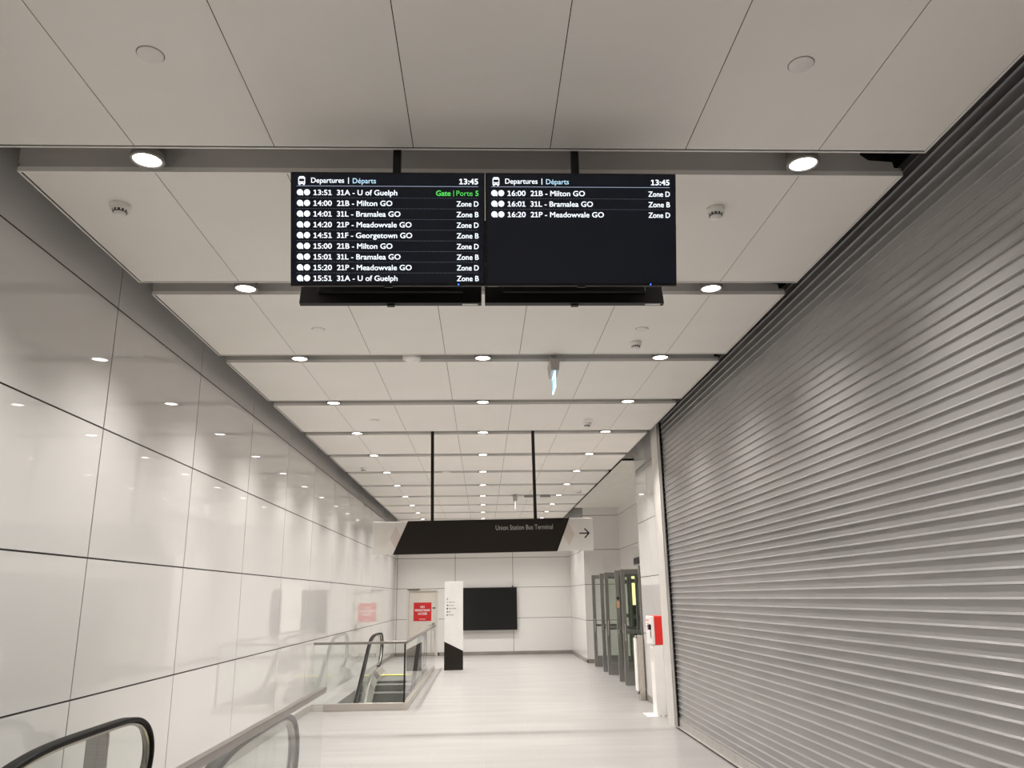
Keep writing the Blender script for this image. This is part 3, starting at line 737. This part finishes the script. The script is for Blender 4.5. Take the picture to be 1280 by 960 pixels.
def make_escalator():
    root = empty('escalator')
    for k in range(17):
        ya, yb = -(k + 1) * .4, -k * .4
        z = base_z(ya + .05) if k > 2 else 0; zn = base_z(ya - .35) if k > 1 else 0
        mb = MB(); mb.box(-.398, .398, ya + .004, yb, z - .03, z - .002, M['step'])
        n = 30
        for q in range(n):
            x = -.39 + .78 * q / (n - 1); mb.box(x - .007, x + .007, ya + .002, yb - .004, z - .003, z + .004, M['step'])
        mb.prism([(ya + .004, z - .03), (ya + .02, zn - .02), (ya + .04, zn - .02), (ya + .03, z - .03)], 'x', -.398, .398, M['step'])
        st = mb.build('step', root)
        mb = MB(); mb.box(-.398, .398, ya, ya + .03, z - .004, z + .0055, M['stepedge'], .001); mb.build('nosing', st)
    mb = MB(); mb.box(-.42, .42, 0, .2, -.02, .012, M['steel'], .004)
    for q in range(40): x = -.39 + .78 * q / 39; mb.box(x - .004, x + .004, -.04, .004, 0, .008, M['steel'])
    cp = mb.build('comb_plate', root)
    mb = MB(); mb.box(-.42, .42, -.03, .16, .0125, .016, M['yellow']); tag(mb.build('safety_line', cp), 'yellow line')
    ys = [.18, .0] + [-.4 * k for k in range(1, 18)]
    for s in (-1, 1):
        mb = MB()
        pts = [(y, base_z(y) + .12) for y in ys] + [(y, base_z(y) - .45) for y in ys[::-1]]
        mb.prism(pts, 'x', s * .402, s * .412, M['steelpol'])
        mb.build('skirt', root)
        def pth(dz): return [(y, base_z(y) + dz) for y in ([-.12, -.3] + [-.4 * k for k in range(2, 18)])]
        mb = MB()
        P = [(.02, .0), (.01, .08), (-.03, .16), (-.09, .21), (-.18, .235)] + pth(.24)[1:]
        # inner deck: a sloping strip of steel between skirt and glass
        i = mb.mi(M['steelpol']); a = [mb.bm.verts.new((s * .405, y, base_z(y) + (.12 if j > 3 else min(.1, z * .6)))) for j, (y, z) in enumerate(P)]
        b = [mb.bm.verts.new((s * .50, y, z)) for y, z in P]; c = [mb.bm.verts.new((s * .545, y, z + .004)) for y, z in P]; xo = .578 if s > 0 else .655
        e = [mb.bm.verts.new((s * xo, y, z - .06)) for y, z in P]
        g = [mb.bm.verts.new((s * xo, y, base_z(y) - .4)) for y, z in P]
        fs = []
        for L1, L2 in ((a, b), (b, c), (c, e), (e, g)):
            for j in range(len(P) - 1): fs.append(mb.bm.faces.new((L1[j], L1[j + 1], L2[j + 1], L2[j])))
        fs.append(mb.bm.faces.new((a[0], b[0], c[0], e[0], g[0])))
        for f in fs: f.material_index = i; f.smooth = False
        bmesh.ops.recalc_face_normals(mb.bm, faces=fs)
        mb.build('deck', root)
        hp = smooth(rail)
        mb = MB(); gp = [(y, z) for y, z in smooth(rail, 1)]
        inner = []
        for k, (y, z) in enumerate(gp):
            a_ = gp[max(0, k - 1)]; b_ = gp[min(len(gp) - 1, k + 1)]; ty, tz = b_[0] - a_[0], b_[1] - a_[1]; L = math.hypot(ty, tz)
            inner.append((y - (-tz / L) * -.022 * -1 if False else y + (-tz / L) * .022 * 1, z + (ty / L) * .022))
        bot = [(y, base_z(y) + .235) for y in [-6.8 + .4 * k for k in range(16)]]
        mb.prism(inner + bot[::1], 'x', s * .52 - .005, s * .52 + .005, M['glass'])
        mb.build('glass_balustrade', root)
        mb = MB(); mb.strip(hp, [(-.04, .0), (-.036, .012), (.036, .012), (.04, 0), (.04, -.012), (.03, -.018), (-.03, -.018), (-.04, -.012)], s * .52, M['rubber']); hr = mb.build('handrail', root)
        mb = MB(); mb.strip(hp, [(-.018, .012), (.018, .012), (.018, .032), (-.018, .032)], s * .52, M['steel']); mb.build('guide_rail', hr)
    return root
e1 = make_escalator(); e1.location = (ESC_X, COMB, 0)
tag(e1, 'far escalator with grey steps descending, enclosed by glass balustrade', 'escalator', 'escalators along the left wall')
e2 = copy_tree(e1); e2.location = (ESC_X, 6.28, 0)
tag(e2, 'near escalator in bottom left corner, black handrail loop in front', 'escalator', 'escalators along the left wall')

# ------------------------------------------------------------------ glass balustrades around the wells
GX = -1.285
def balustrade(label, y0, y1, joints, front, z=1.075):
    root = empty('glass_railing', (GX, y0, 0)); L = y1 - y0
    js = [0] + joints + [L]
    for a, b in zip(js, js[1:]):
        mb = MB(); mb.box(-.006, .006, a + .003, b - .003, .02, z - .03, M['glass']); mb.build('glass_pane', root)
    mb = MB(); mb.box(-.024, .024, 0, L + .02, z - .042, z, M['railsteel'], .004); mb.build('top_rail', root)
    mb = MB(); mb.box(-.03, -.008, .0, L - .35, 0, .11, M['satin'], .003); mb.box(.008, .03, .0, L - .35, 0, .11, M['satin'], .003); mb.build('base_channel', root)
    if front:
        X0 = XL + .02 - GX
        mb = MB(); mb.box(X0, -.03, .0, .012, .02, z - .03, M['glass']); mb.build('glass_pane', root)
        mb = MB(); mb.box(X0, .024, -.018, .03, z - .044, z - .002, M['steel'], .004); mb.build('top_rail', root)
        mb = MB(); mb.box(X0, .03, -.024, -.002, 0, .115, M['satin'], .003); mb.box(X0, -.03, .014, .03, 0, .115, M['satin'], .003); mb.build('base_channel', root)
        mb = MB(); mb.box(-.032, -.004, -.003, .016, .1, z - .044, M['black'], .001); tag(mb.build('corner_seal', root), 'black corner seal')
        mb = MB()
        for k in range(5): mb.box(-.008, .008, L - .04, L - .02, .92 - .055 * k, .955 - .055 * k, M['ink'])
        mb.build('edge_marks', root)
    return tag(root, label, 'glass railing', 'glass railings around the escalators')
balustrade('near glass railing with steel top rail at the bottom left', -.6, 6.8, [.65, 1.6, 2.55, 3.55, 4.5, 5.5, 6.45], False)
balustrade('far glass railing with steel base around the far escalator', 13.88, 21.9, [1.2, 4.4], True)
# steel post between handrail and wall
mb = MB(); mb.prism([(-.07, 0), (.07, 0), (.07, .86), (.055, .915), (.02, .90), (-.02, .905), (-.045, .915), (-.07, .88)], 'y', -.02, .02, M['steel'])
mb.box(-.012, .012, -.024, -.02, 0, .88, M['steel'], .002)
tag(mb.build('steel_post', loc=(-2.655, 5.98, 0)), 'brushed steel post between glass wall and near escalator handrail', 'post')

# ------------------------------------------------------------------ world and colour management
w = bpy.data.worlds.new('world'); S.world = w; w.use_nodes = True
w.node_tree.nodes['Background'].inputs[0].default_value = (.02, .02, .02, 1)
w.node_tree.nodes['Background'].inputs[1].default_value = .5
S.view_settings.view_transform = 'Standard'; S.view_settings.look = 'None'; S.view_settings.gamma = 1
S.view_settings.use_curve_mapping = False; S.view_settings.exposure = 0.05
S.cycles.max_bounces = 14; S.cycles.diffuse_bounces = 7; S.cycles.glossy_bounces = 6; S.cycles.transparent_max_bounces = 24
S.cycles.use_denoising = True; S.cycles.use_light_tree = True
S.cycles.caustics_reflective = False; S.cycles.caustics_refractive = False
S.cycles.sample_clamp_indirect = 6
